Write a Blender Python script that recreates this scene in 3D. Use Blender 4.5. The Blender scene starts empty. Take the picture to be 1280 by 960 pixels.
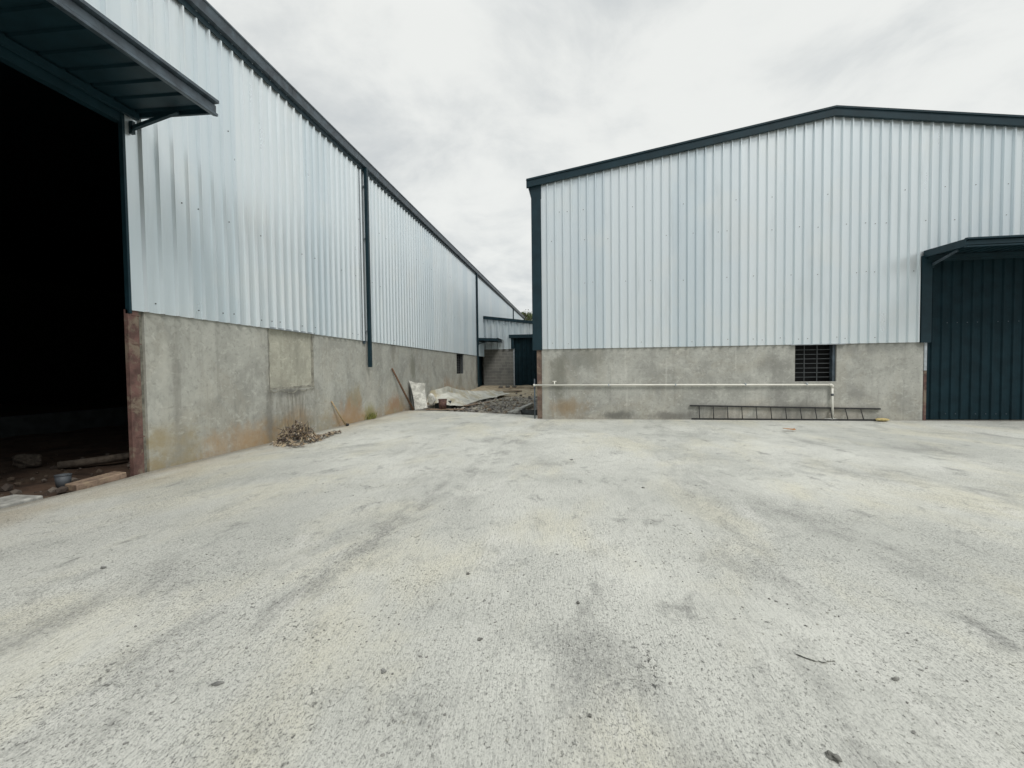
import bpy, bmesh, math, random
from mathutils import Vector, Matrix, noise as mnoise
random.seed(7)
D = bpy.data
SC = bpy.context.scene
COL = SC.collection
rad = math.radians

# ------------------------------------------------------------------ node helpers
class NT:
    def __init__(s, tree):
        s.t = tree
    def add(s, typ, ins=None, **props):
        n = s.t.nodes.new(typ)
        for k, v in props.items():
            setattr(n, k, v)
        for k, v in (ins or {}).items():
            sock = n.inputs[k]
            if isinstance(v, bpy.types.NodeSocket):
                s.t.links.new(v, sock)
            else:
                sock.default_value = v
        return n
    def math(s, op, a, b=0.0, c=None, clamp=False):
        ins = {0: a, 1: b}
        if c is not None:
            ins[2] = c
        return s.add('ShaderNodeMath', ins, operation=op, use_clamp=clamp).outputs[0]
    def mix(s, f, a, b, blend='MIX'):
        n = s.add('ShaderNodeMix', None, data_type='RGBA', blend_type=blend)
        for k, v in ((0, f), (6, a), (7, b)):
            if isinstance(v, bpy.types.NodeSocket):
                s.t.links.new(v, n.inputs[k])
            else:
                n.inputs[k].default_value = (*v, 1) if (k > 0 and len(v) == 3) else v
        return n.outputs[2]
    def noise(s, vec, scale=1.0, detail=4.0, rough=0.55, dist=0.0):
        return s.add('ShaderNodeTexNoise', {'Vector': vec, 'Scale': scale, 'Detail': detail, 'Roughness': rough, 'Distortion': dist}).outputs[0]
    def ramp(s, f, lo, hi, smooth=True):
        return s.add('ShaderNodeMapRange', {0: f, 1: lo, 2: hi, 3: 0.0, 4: 1.0}, clamp=True,
                     interpolation_type='SMOOTHSTEP' if smooth else 'LINEAR').outputs[0]
    def scale(s, vec, x, y, z, loc=(0, 0, 0)):
        return s.add('ShaderNodeMapping', {'Vector': vec, 'Scale': (x, y, z), 'Location': loc}).outputs[0]

def material(name):
    m = D.materials.new(name)
    m.use_nodes = True
    nt = NT(m.node_tree)
    b = m.node_tree.nodes['Principled BSDF']
    return m, nt, b

def setp(nt, b, **kw):
    for k, v in kw.items():
        k = k.replace('_', ' ')
        if isinstance(v, bpy.types.NodeSocket):
            nt.t.links.new(v, b.inputs[k])
        else:
            b.inputs[k].default_value = (*v, 1) if isinstance(v, tuple) and len(v) == 3 else v

def wpos(nt):
    return nt.add('ShaderNodeNewGeometry').outputs['Position']

def bump(nt, b, h, strength=0.3, dist=0.01):
    n = nt.add('ShaderNodeBump', {'Height': h, 'Strength': strength, 'Distance': dist})
    nt.t.links.new(n.outputs[0], b.inputs['Normal'])

def simple(name, col, rough=0.6, metal=0.0, var=0.25, vscale=6.0, bumpd=0.0, bscale=40.0, second=None):
    m, nt, b = material(name)
    p = wpos(nt)
    n = nt.noise(p, vscale, 6, 0.6)
    dark = tuple(c * (1 - var) for c in col)
    lite = tuple(min(1, c * (1 + var)) for c in col)
    c = nt.mix(nt.ramp(n, .3, .7), dark, lite)
    if second:
        c = nt.mix(nt.ramp(nt.noise(p, vscale * .6, 6, 0.7, .4), .48, .62), c, second)
    setp(nt, b, Base_Color=c, Roughness=rough, Metallic=metal)
    if 'teal' in name: b.inputs['Specular IOR Level'].default_value = .16 if 'door' in name else .26
    if bumpd:
        bump(nt, b, nt.noise(p, bscale, 5, 0.6), 0.6, bumpd)
    return m

# ------------------------------------------------------------------ materials
def mat_yard():
    m, nt, b = material('broomed_concrete')
    p = wpos(nt)
    sep = nt.add('ShaderNodeSeparateXYZ', {0: p})
    flat = nt.scale(p, 1, 1, 0)
    big = nt.noise(flat, .38, 5, .6, .3)
    c = nt.mix(nt.ramp(big, .32, .68), (.455, .463, .42), (.605, .61, .555))
    # cement paste with a warm, yellowish cast here and there
    warm = nt.ramp(nt.noise(nt.scale(p, .8, .35, 0, (3.1, 7.7, 0)), 1.0, 5, .6, .4), .46, .68)
    c = nt.mix(nt.math('MULTIPLY', warm, .6), c, (.60, .575, .45))
    # damp grey patches drawn out along the trowelling direction
    st = nt.ramp(nt.noise(nt.scale(p, .95, .50, 0, (1.3, 2.2, 0)), 1.0, 8, .66, .5), .52, .69)
    st2 = nt.ramp(nt.noise(nt.scale(p, 2.9, 1.9, 0, (5.3, 1.2, 0)), 1.0, 9, .7, .4), .54, .70)
    grey = nt.math('MAXIMUM', nt.math('MULTIPLY', st, .68), nt.math('MULTIPLY', st2, .85))
    # two long wheel tracks
    def track(x0, slope, w, amt):
        wob = nt.math('MULTIPLY', nt.math('SUBTRACT', nt.noise(nt.scale(p, .3, .5, 0), 1.0, 3), .5), .8)
        lx = nt.math('SUBTRACT', nt.math('ADD', sep.outputs[0], wob), nt.math('MULTIPLY_ADD', sep.outputs[1], slope, x0))
        k = nt.math('SUBTRACT', 1.0, nt.ramp(nt.math('ABSOLUTE', lx), w * .25, w))
        n = nt.ramp(nt.noise(nt.scale(p, 3.4, 1.6, 0, (x0, 0, 0)), 1.0, 8, .7, .4), .44, .64)
        return nt.math('MULTIPLY', nt.math('MULTIPLY', k, n), amt)
    for x0, sl, w, a in ((-2.35, .12, .42, .75), (.9, .10, .45, .5)):
        grey = nt.math('MAXIMUM', grey, track(x0, sl, w, a))
    grey = nt.math('MULTIPLY', grey, nt.math('MULTIPLY_ADD', nt.ramp(nt.noise(nt.scale(p, 34, 22, 0, (6, 6, 0)), 1.0, 6, .8), .40, .58), .65, .5), clamp=True)
    c = nt.mix(grey, c, (.225, .228, .210))
    # pale laitance scuffs
    sc = nt.ramp(nt.noise(nt.scale(p, 1.7, .45, 0, (9, 4, 0)), 1.0, 7, .7, 1.0), .56, .75)
    c = nt.mix(nt.math('MULTIPLY', sc, .75), c, (.63, .63, .58))
    # soil tracked along the left wall
    soil = nt.math('SUBTRACT', 1.0, nt.ramp(nt.math('ADD', sep.outputs[0], nt.math('MULTIPLY', nt.noise(flat, .9, 5), 1.6)), -5.7, -4.4))
    soil = nt.math('MULTIPLY', soil, nt.ramp(nt.noise(nt.scale(p, 1.2, .5, 0), 1.0, 6, .65), .30, .58))
    c = nt.mix(nt.math('MULTIPLY', soil, .6), c, (.42, .345, .225))
    gn = nt.math('MULTIPLY', nt.noise(nt.scale(p, 3.5, 3.5, 0), 1.0, 7, .7), .34)
    g_r = nt.math('MULTIPLY', nt.ramp(nt.math('ADD', sep.outputs[1], gn), 13.38, 13.56), nt.ramp(sep.outputs[0], -1.25, -.9))
    g_l = nt.ramp(nt.math('SUBTRACT', sep.outputs[0], gn), -6.42, -6.66)
    c = nt.mix(nt.math('MULTIPLY', nt.math('MAXIMUM', g_r, g_l), .7), c, (.19, .175, .14))
    # broom texture, open grain and pits, their small relief shadows painted dark
    rot = nt.add('ShaderNodeMapping', {'Vector': p, 'Rotation': (0, 0, rad(-4)), 'Scale': (1, 1, 0)}).outputs[0]
    broom = nt.noise(nt.scale(rot, 70, 6, 0), 1.0, 4, .65, .2)
    grain = nt.noise(nt.scale(rot, 120, 62, 0), 1.0, 3, .75)
    mid = nt.noise(nt.scale(rot, 52, 32, 0, (2, 9, 0)), 1.0, 5, .8)
    coarse = nt.noise(nt.scale(rot, 17, 11, 0, (7, 3, 0)), 1.0, 6, .75)
    light = nt.noise(nt.scale(rot, 70, 40, 0, (4, 4, 0)), 1.0, 3, .7)
    worn = nt.ramp(nt.noise(nt.scale(p, .9, .6, 0), 1.0, 7, .68, .4), .34, .62)
    worn2 = nt.ramp(nt.noise(nt.scale(p, 1.7, 1.2, 0, (3, 8, 0)), 1.0, 7, .7, .4), .42, .64)
    c = nt.mix(nt.math('MULTIPLY', nt.ramp(broom, .50, .34), .34), c, (.20, .205, .195))
    c = nt.mix(nt.math('MULTIPLY', nt.ramp(light, .54, .66), .4), c, (.66, .66, .615))
    g1 = nt.math('MULTIPLY', nt.ramp(grain, .47, .36), nt.math('MULTIPLY_ADD', worn, .50, .34))
    c = nt.mix(g1, c, (.12, .122, .115))
    g2 = nt.math('MULTIPLY', nt.ramp(nt.noise(nt.scale(rot, 66, 40, 0, (2, 3, 0)), 1.0, 4, .8), .46, .38), nt.math('MULTIPLY_ADD', worn, .48, .20))
    c = nt.mix(g2, c, (.14, .142, .135))
    p1 = nt.math('MULTIPLY', nt.ramp(mid, .415, .37), nt.math('MULTIPLY_ADD', nt.math('MAXIMUM', nt.math('MULTIPLY', worn, .55), worn2), .9, .06))
    p2 = nt.math('MULTIPLY', nt.ramp(coarse, .360, .315), nt.math('MULTIPLY_ADD', worn2, .9, .06))
    clus = nt.ramp(nt.noise(nt.scale(p, 2.6, 2.0, 0, (11, 2, 0)), 1.0, 6, .7, .6), .56, .68)
    p3 = nt.math('MULTIPLY', nt.ramp(nt.noise(nt.scale(rot, 30, 21, 0, (1, 5, 0)), 1.0, 7, .8), .44, .39), clus)
    pit = nt.math('MAXIMUM', nt.math('MAXIMUM', p1, p2), p3)
    c = nt.mix(nt.math('MULTIPLY', pit, .85), c, (.075, .078, .074))
    setp(nt, b, Base_Color=c, Roughness=.9)
    h = nt.math('ADD', nt.math('MULTIPLY', broom, .5), nt.math('ADD', nt.math('MULTIPLY', grain, .8), nt.math('MULTIPLY', pit, -.8)))
    bump(nt, b, h, 1.0, .008)
    return m

def mat_plaster(name, side, spots, soil_amt, base=(.30, .305, .285)):
    """cement render; 'side' is the axis that runs along the wall (0 = x, 1 = y)"""
    m, nt, b = material(name)
    p = wpos(nt)
    sep = nt.add('ShaderNodeSeparateXYZ', {0: p})
    u, z = sep.outputs[side], sep.outputs[2]
    n1 = nt.noise(p, 1.1, 8, .62, .5)
    n2 = nt.noise(p, 4.5, 8, .65, .3)
    lo = tuple(v * .82 for v in base); hi = tuple(v * 1.18 for v in base)
    c = nt.mix(nt.ramp(n1, .34, .66), lo, hi)
    c = nt.mix(nt.math('MULTIPLY', nt.ramp(n2, .5, .72), .45), c, tuple(v * 1.5 for v in base))
    c = nt.mix(nt.math('MULTIPLY', nt.ramp(nt.noise(p, 2.3, 7, .6, 1.2), .55, .7), .35), c, tuple(v * .68 for v in base))
    c = nt.mix(nt.math('MULTIPLY', nt.ramp(nt.noise(p, .9, 6, .65, .8), .48, .64), .28), c, (.36, .335, .27))
    # vertical run marks
    run = nt.noise(nt.scale(p, 5.5, 5.5, .35), 1.0, 6, .65)
    c = nt.mix(nt.math('MULTIPLY', nt.ramp(run, .54, .70), .32), c, tuple(v * .52 for v in base))
    run2 = nt.noise(nt.scale(p, 7.5, 7.5, .3, (4, 4, 2)), 1.0, 5, .65)
    c = nt.mix(nt.math('MULTIPLY', nt.ramp(run2, .58, .72), .30), c, tuple(v * 1.75 for v in base))
    fz = nt.noise(p, 13, 8, .7, .5)
    c = nt.mix(nt.math('MULTIPLY', nt.ramp(fz, .5, .66), .5), c, tuple(v * .62 for v in base))
    c = nt.mix(nt.math('MULTIPLY', nt.ramp(nt.noise(nt.scale(p, 6, 6, 9, (1, 2, 3)), 1.0, 8, .7, .8), .54, .68), .5), c, tuple(v * 1.55 for v in base))
    # soil splashed up from the ground
    sn = nt.noise(nt.scale(p, .55, .55, .9), 1.0, 6, .6)
    edge = nt.math('MULTIPLY_ADD', nt.math('SUBTRACT', sn, .35), 2.6, .05)
    soil = nt.math('MULTIPLY', nt.ramp(nt.math('SUBTRACT', edge, z), -.25, .45), soil_amt)
    soil = nt.math('MULTIPLY', soil, nt.ramp(nt.noise(p, 3.0, 6, .65), .25, .6))
    scol = nt.mix(nt.ramp(nt.noise(p, .8, 4), .42, .6), (.31, .255, .145), (.38, .25, .12))
    c = nt.mix(soil, c, scol)
    for (su, sz, ru, rz, col, amt) in spots:
        du = nt.math('DIVIDE', nt.math('SUBTRACT', u, su), ru)
        dz = nt.math('DIVIDE', nt.math('SUBTRACT', z, sz), rz)
        r = nt.math('SQRT', nt.math('ADD', nt.math('MULTIPLY', du, du), nt.math('MULTIPLY', dz, dz)))
        r = nt.math('ADD', r, nt.math('MULTIPLY', nt.math('SUBTRACT', nt.noise(nt.scale(p, 3.0, 3.0, 1.5), 1.0, 8, .72), .5), 2.6))
        k = nt.math('MULTIPLY', nt.math('SUBTRACT', 1.0, nt.ramp(r, .15, 1.15)), amt)
        if amt > 1:      # broken up into run marks
            k = nt.math('MULTIPLY', k, nt.math('MULTIPLY', nt.math('MULTIPLY_ADD', nt.ramp(nt.noise(nt.scale(p, 11, 11, .9), 1.0, 8, .75, .3), .36, .66), .7, .15), (amt-1)/amt))
        c = nt.mix(k, c, col)
    setp(nt, b, Base_Color=c, Roughness=.9)
    bump(nt, b, nt.math('ADD', nt.noise(p, 9, 8, .7), nt.math('MULTIPLY', nt.noise(p, 60, 4, .6), .3)), .5, .015)
    return m

def mat_clad(name, axis, pitch, off):
    m, nt, b = material(name)
    p = wpos(nt)
    sep = nt.add('ShaderNodeSeparateXYZ', {0: p})
    u = sep.outputs[axis]
    cell = nt.math('FLOOR', nt.math('DIVIDE', nt.math('SUBTRACT', u, off), pitch * 4))
    rnd = nt.add('ShaderNodeTexWhiteNoise', {'W': cell}, noise_dimensions='1D').outputs[0]
    c = nt.mix(rnd, (.655, .73, .765), (.755, .81, .83))
    grime = nt.noise(nt.scale(p, 2.5, 2.5, .35), 1.0, 6, .65)
    c = nt.mix(nt.math('MULTIPLY', nt.ramp(grime, .5, .75), .4), c, (.56, .61, .62))
    sm = nt.noise(p, .8, 5, .6)
    c = nt.mix(nt.math('MULTIPLY', nt.ramp(sm, .5, .7), .3), c, (.78, .80, .78))
    spk = nt.ramp(nt.noise(p, 14, 6, .7), .69, .76)
    c = nt.mix(nt.math('MULTIPLY', spk, .35), c, (.36, .38, .37))
    r = nt.math('MULTIPLY_ADD', nt.noise(nt.scale(p, 3, 3, .5), 1.0, 5), .18, .22)
    setp(nt, b, Base_Color=c, Roughness=r, Metallic=.58)
    bump(nt, b, nt.noise(nt.scale(p, 3.5, 3.5, 1.2), 1.0, 3), .16, .006)
    return m

M = {}
M['yard'] = mat_yard()
M['teal'] = simple('dark_teal_painted_steel', (.009, .028, .038), .48, .0, .18, 3)
M['tealdoor'] = simple('dark_teal_door_sheet', (.006, .022, .030), .62, .0, .2, 3)
M['gutter'] = simple('grey_gutter_paint', (.062, .086, .106), .42, .0, .3, 5, second=(.042, .056, .070))
M['clad_left'] = mat_clad('zinc_cladding_long_wall', 1, .265, 5.66)
M['clad_right'] = mat_clad('zinc_cladding_gable', 0, .236, -1.06)
M['clad_shed'] = mat_clad('zinc_cladding_shed', 0, .34, -6.4)
M['rust'] = simple('red_oxide_rust', (.12, .066, .056), .85, 0, .4, 5, .004, 50, second=(.19, .155, .115))
M['rusttan'] = simple('weathered_tan_rust', (.17, .125, .095), .85, 0, .4, 6, .004, 50, second=(.11, .07, .058))
M['galv'] = simple('galvanised_steel', (.42, .46, .49), .45, .6, .2, 8)
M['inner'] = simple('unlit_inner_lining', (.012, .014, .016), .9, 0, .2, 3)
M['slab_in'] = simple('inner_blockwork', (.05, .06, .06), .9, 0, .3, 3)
M['soil'] = simple('red_brown_soil', (.085, .052, .034), .95, 0, .45, 2.2, .03, 14, second=(.12, .085, .058))
M['pvc'] = simple('cream_white_plastic', (.74, .73, .66), .45, 0, .06, 5)
M['ironblack'] = simple('dark_iron', (.028, .029, .029), .6, .2, .3, 12)
M['bars'] = simple('window_bar_steel', (.09, .10, .105), .5, .3, .2, 12)
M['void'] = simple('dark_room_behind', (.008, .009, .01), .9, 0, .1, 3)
M['stone'] = simple('grey_stone', (.17, .172, .16), .9, 0, .4, 25, .004, 60)
M['stonedark'] = simple('dark_wet_stone', (.15, .15, .135), .9, 0, .5, 45, .004, 60)
M['rubble'] = simple('broken_concrete', (.36, .36, .33), .92, 0, .3, 9, .01, 30)
M['wood'] = simple('weathered_timber', (.25, .18, .13), .85, 0, .35, 12, .004, 50, second=(.33, .25, .17))
M['wooddark'] = simple('brown_pole_wood', (.15, .085, .05), .8, 0, .35, 14, .003, 60)
M['palewood'] = simple('pale_stick_wood', (.38, .29, .17), .8, 0, .25, 14)
M['tarp'] = simple('dusty_white_tarpaulin', (.56, .555, .49), .75, 0, .2, 2.4, .01, 18, second=(.43, .385, .27))
M['sheetcem'] = simple('mottled_white_sheet', (.60, .60, .55), .85, 0, .25, 9, .008, 30, second=(.42, .42, .38))
M['shadefill'] = simple('dark_shade_fill', (.045, .055, .055), .8, 0, .2, 8)  # dark colour stands in for shade on the fold and under the tarpaulin
M['bucketrust'] = simple('rusty_bucket', (.11, .06, .055), .75, .2, .4, 14, .003, 60, second=(.17, .10, .07))
M['greyplastic'] = simple('blue_grey_plastic', (.075, .085, .095), .6, 0, .15, 8)
M['dimrock'] = simple('soil_stained_rock', (.11, .09, .07), .95, 0, .4, 12, .004, 50)
M['trough'] = simple('dark_trough_metal', (.06, .068, .072), .5, .3, .3, 8)
M['sponge'] = simple('yellow_foam', (.47, .38, .17), .9, 0, .2, 25, .004, 90)
M['orangeleaf'] = simple('dry_orange_leaf', (.36, .17, .06), .8, 0, .3, 40)
M['bark'] = simple('tree_bark', (.07, .055, .04), .9, 0, .3, 8)

def mat_blocks():
    m, nt, b = material('grey_blockwork')
    p = wpos(nt)
    sep = nt.add('ShaderNodeSeparateXYZ', {0: p})
    uv = nt.add('ShaderNodeCombineXYZ', {0: sep.outputs[0], 1: sep.outputs[2]}).outputs[0]
    br = nt.add('ShaderNodeTexBrick', {'Vector': uv, 'Color1': (.17, .17, .16, 1), 'Color2': (.22, .22, .20, 1), 'Mortar': (.30, .295, .27, 1),
                                       'Scale': 1.0, 'Mortar Size': .012, 'Brick Width': .42, 'Row Height': .21, 'Mortar Smooth': .3})
    n = nt.noise(p, 2.2, 7, .65, .4)
    c = nt.mix(nt.math('MULTIPLY', nt.ramp(n, .45, .7), .6), br.outputs[0], (.12, .125, .12))
    setp(nt, b, Base_Color=c, Roughness=.92)
    bump(nt, b, nt.math('ADD', br.outputs[1], nt.math('MULTIPLY', nt.noise(p, 20, 5), -.8)), .6, -.012)
    return m
M['blocks'] = mat_blocks()

def mat_alley():
    m, nt, b = material('alley_sand_and_rubble')
    p = wpos(nt)
    sep = nt.add('ShaderNodeSeparateXYZ', {0: p})
    n = nt.noise(p, .9, 6, .65, .5)
    far = nt.ramp(nt.math('ADD', sep.outputs[1], nt.math('MULTIPLY', nt.math('SUBTRACT', n, .5), 7.0)), 20.5, 23.5)
    g = nt.mix(nt.ramp(nt.noise(p, 9, 8, .7), .35, .65), (.12, .115, .105), (.30, .28, .24))
    s = nt.mix(nt.ramp(nt.noise(p, 2.5, 7, .65), .38, .64), (.29, .235, .155), (.46, .40, .29))
    setp(nt, b, Base_Color=nt.mix(far, g, s), Roughness=.95)
    bump(nt, b, nt.noise(p, 12, 8, .7), .9, .04)
    return m
M['alley'] = mat_alley()

def mat_terrain():
    m, nt, b = material('bare_earth')
    p = wpos(nt)
    c = nt.mix(nt.ramp(nt.noise(p, .15, 7, .65), .4, .62), (.20, .155, .10), (.11, .13, .055))
    setp(nt, b, Base_Color=c, Roughness=.95)
    return m
M['earth'] = mat_terrain()

def mat_islands(name, cols, rough=.8, trans=0.0):
    """every loose leaf or blade takes one of several colours"""
    m, nt, b = material(name)
    r = nt.add('ShaderNodeNewGeometry').outputs['Random Per Island']
    cr = nt.add('ShaderNodeValToRGB', {0: r})
    el = cr.color_ramp.elements
    cr.color_ramp.interpolation = 'CONSTANT'
    while len(el) < len(cols):
        el.new(0.5)
    for i, c in enumerate(cols):
        el[i].position = i / len(cols)
        el[i].color = (*c, 1)
    setp(nt, b, Base_Color=cr.outputs[0], Roughness=rough)
    return m
M['dryleaf'] = mat_islands('dry_leaf_litter', [(.07, .05, .04), (.24, .17, .10), (.13, .10, .08), (.36, .29, .19), (.045, .04, .038), (.19, .16, .13), (.42, .35, .25), (.28, .22, .15)])
M['foliage'] = mat_islands('tree_foliage', [(.08, .12, .035), (.12, .16, .05), (.17, .20, .08), (.08, .09, .04)], .6)
M['grass'] = mat_islands('yellow_green_grass', [(.20, .22, .05), (.28, .26, .08), (.11, .14, .035)], .7)
M['chips'] = mat_islands('loose_concrete_chips', [(.30, .30, .27), (.24, .24, .22), (.18, .18, .165), (.36, .36, .32)], .9)
M['gravel'] = mat_islands('dark_gravel', [(.25, .235, .21), (.14, .13, .115), (.32, .295, .25), (.40, .375, .31), (.24, .19, .135)], .9)

# ------------------------------------------------------------------ mesh helpers
class MB:
    def __init__(s):
        s.v, s.f = [], []
    def face(s, pts):
        i = len(s.v); s.v += [tuple(p) for p in pts]; s.f.append(tuple(range(i, i + len(pts)))); return s
    def box(s, x0, x1, y0, y1, z0, z1):
        i = len(s.v)
        s.v += [(x0, y0, z0), (x1, y0, z0), (x1, y1, z0), (x0, y1, z0), (x0, y0, z1), (x1, y0, z1), (x1, y1, z1), (x0, y1, z1)]
        s.f += [(i, i+3, i+2, i+1), (i+4, i+5, i+6, i+7), (i, i+1, i+5, i+4), (i+1, i+2, i+6, i+5), (i+2, i+3, i+7, i+6), (i+3, i, i+4, i+7)]
        return s
    def sweep(s, prof, a, b, fn):
        """profile [(d,z)] swept from u=a to u=b; fn(u,d,z) -> world point; closed with end caps"""
        n = len(prof); i = len(s.v)
        s.v += [fn(a, d, z) for d, z in prof] + [fn(b, d, z) for d, z in prof]
        for k in range(n):
            j = (k + 1) % n
            s.f.append((i + k, i + j, i + n + j, i + n + k))
        s.f.append(tuple(range(i + n - 1, i - 1, -1))); s.f.append(tuple(range(i + n, i + 2 * n)))
        return s
    def bar(s, p, q, w, h=None, up=(0, 0, 1)):
        p, q = Vector(p), Vector(q); h = h or w
        d = (q - p).normalized(); u = Vector(up)
        sx = d.cross(u)
        if sx.length < 1e-4: sx = d.cross(Vector((1, 0, 0)))
        sx.normalize(); sy = sx.cross(d)
        i = len(s.v)
        for c in (p, q):
            for a, b in ((-1, -1), (1, -1), (1, 1), (-1, 1)):
                s.v.append(tuple(c + sx * a * w / 2 + sy * b * h / 2))
        s.f += [(i, i+1, i+2, i+3), (i+7, i+6, i+5, i+4)] + [(i+k, i+4+k, i+4+(k+1) % 4, i+(k+1) % 4) for k in range(4)]
        return s
    def tube(s, pts, r, n=10, caps=True):
        pts = [Vector(p) for p in pts]; i0 = len(s.v)
        rs = r if isinstance(r, (list, tuple)) else [r] * len(pts)
        for k, p in enumerate(pts):
            t = (pts[min(k+1, len(pts)-1)] - pts[max(k-1, 0)]).normalized()
            a = t.cross(Vector((0, 0, 1)) if abs(t.z) < .9 else Vector((1, 0, 0))).normalized(); b = a.cross(t)
            for j in range(n):
                w = 2 * math.pi * j / n
                s.v.append(tuple(p + (a * math.cos(w) + b * math.sin(w)) * rs[k]))
        for k in range(len(pts) - 1):
            for j in range(n):
                s.f.append((i0+k*n+j, i0+k*n+(j+1) % n, i0+(k+1)*n+(j+1) % n, i0+(k+1)*n+j))
        if caps:
            s.f.append(tuple(i0+j for j in range(n-1, -1, -1))); s.f.append(tuple(i0+(len(pts)-1)*n+j for j in range(n)))
        return s
    def lathe(s, c, prof, n=24):
        i0 = len(s.v)
        for r, z in prof:
            for j in range(n):
                w = 2*math.pi*j/n; s.v.append((c[0]+r*math.cos(w), c[1]+r*math.sin(w), c[2]+z))
        for k in range(len(prof)-1):
            for j in range(n):
                s.f.append((i0+k*n+j, i0+k*n+(j+1) % n, i0+(k+1)*n+(j+1) % n, i0+(k+1)*n+j))
        return s
    def rock(s, c, r, sq=(1, 1, .7), rough=.35, sub=2, seed=0, rot=0.0):
        bm = bmesh.new(); bmesh.ops.create_icosphere(bm, subdivisions=sub, radius=1)
        off = Vector((seed*3.7, seed*1.9, seed*5.3)); i = len(s.v); ca, sa = math.cos(rot), math.sin(rot)
        for v in bm.verts:
            k = 1 + rough * (mnoise.noise(v.co*1.1+off) + .45*mnoise.noise(v.co*2.6+off))
            q = Vector((v.co.x*sq[0], v.co.y*sq[1], v.co.z*sq[2])) * k * r
            s.v.append((c[0]+q.x*ca-q.y*sa, c[1]+q.x*sa+q.y*ca, c[2]+q.z))
        bm.verts.index_update()
        s.f += [tuple(i+v.index for v in f.verts) for f in bm.faces]; bm.free()
        return s
    def build(s, name, mat, parent=None, smooth=False, bevel=0.0, fix=True):
        off = Vector((0, 0, 0)); q = parent
        while q is not None:
            off += q.location; q = q.parent
        me = D.meshes.new(name)
        me.from_pydata([tuple(Vector(v) - off) for v in s.v], [], s.f)
        if fix:
            bm = bmesh.new(); bm.from_mesh(me)
            bmesh.ops.recalc_face_normals(bm, faces=bm.faces[:]); bm.to_mesh(me); bm.free()
        me.materials.append(M[mat] if isinstance(mat, str) else mat)
        o = D.objects.new(name, me); COL.objects.link(o)
        if parent is not None: o.parent = parent
        if smooth:
            for pl in me.polygons: pl.use_smooth = True
        if bevel:
            b = o.modifiers.new('bevel', 'BEVEL'); b.width = bevel; b.segments = 2; b.limit_method = 'ANGLE'; b.angle_limit = rad(50)
        return o

def thing(name, label, cat, loc=(0, 0, 0), group=None):
    o = D.objects.new(name, None); COL.objects.link(o)
    o.location = loc; o.empty_display_size = .2
    return tag(o, label, cat, group)
def tag(o, label, cat, group=None, kind=None):
    o['label'] = label; o['category'] = cat
    if group: o['group'] = group
    if kind: o['kind'] = kind
    return o
def recentre(o):
    """put a one-mesh thing's origin at its base"""
    me = o.data
    xs = [v.co for v in me.vertices]
    c = Vector((sum(v.x for v in xs)/len(xs), sum(v.y for v in xs)/len(xs), min(v.z for v in xs)))
    me.transform(Matrix.Translation(-c)); o.location = o.location + c
    return o
def structure(o):
    o['kind'] = 'structure'; return o

def ribs(mb, a, b, pitch, zlo, zhi, fn, first=None, h=.050, base=.078, crest=.028, minor=True):
    """trapezoid-rib sheet from u=a to u=b; zlo/zhi are functions of u; fn(u,d,z) -> point"""
    us = [(a, 0.0)]
    k = first if first is not None else a + pitch * .5
    while k - base/2 <= a: k += pitch
    while k + base/2 < b:
        if minor:
            pass
        us += [(k-base/2, 0), (k-crest/2, h), (k+crest/2, h), (k+base/2, 0)]
        if minor and k + base/2 + pitch*.75 < b:
            w = pitch - base; m0 = k + base/2
            for t in (.36, .64):
                us += [(m0+w*t-.009, 0), (m0+w*t, .0012), (m0+w*t+.009, 0)]
        k += pitch
    us.append((b, 0))
    i = len(mb.v)
    for u, d in us:
        mb.v += [fn(u, d, zlo(u)), fn(u, d, zhi(u))]
    for j in range(len(us)-1):
        mb.f.append((i+2*j, i+2*j+2, i+2*j+3, i+2*j+1))

# ------------------------------------------------------------------ ground
XW = -6.55            # face of the long wall
YF = 13.386           # face of the gable wall
g = MB()
ring = [0, 8, 20, 45, 90, 200, 600]
g.box(-600, 600, -600, 600, -1.2, -.22)
structure(g.build('ground', 'earth'))

yard = MB()
outline = [(-6.52, -40), (60, -40), (60, YF+.15), (-1.08, YF+.15), (-1.12, 14.25), (-1.9, 14.62), (-3.0, 15.02), (-3.9, 15.42), (-4.75, 15.72), (-5.4, 15.86), (-6.0, 15.98), (-6.545, 16.05),
           (-6.545, 5.72), (-6.50, 5.5), (-6.44, 4.9), (-6.47, 4.2), (-6.43, 3.0), (-6.46, 1.0)]
n = len(outline)
yard.face([(x, y, 0) for x, y in outline])
for k in range(n):
    (x0, y0), (x1, y1) = outline[k], outline[(k+1) % n]
    yard.face([(x0, y0, 0), (x1, y1, 0), (x1, y1, -.2), (x0, y0, -.2)])
structure(yard.build('concrete_yard', 'yard'))

def alley_z(x, y):
    t = max(0, min(1, (y-15.5)/14.5))
    z = -.13 + .55*t
    mound = .16*math.exp(-((x+3.4)/1.2)**2 - ((y-18.3)/2.0)**2) + .10*math.exp(-((x+2.4)/.7)**2 - ((y-20.0)/1.5)**2)
    return z + mound + .05*mnoise.noise(Vector((x*1.3, y*1.3, 0))) + .03*mnoise.noise(Vector((x*4, y*4, 3)))
al = MB(); nx, ny = 60, 190
for j in range(ny+1):
    for i in range(nx+1):
        x = -6.6 + 5.6*i/nx; y = 13.6 + 17.2*j/ny
        al.v.append((x, y, alley_z(x, y)))
for j in range(ny):
    for i in range(nx):
        a = j*(nx+1)+i; al.f.append((a, a+1, a+nx+2, a+nx+1))
structure(al.build('alley_ground', 'alley', smooth=True))

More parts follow.
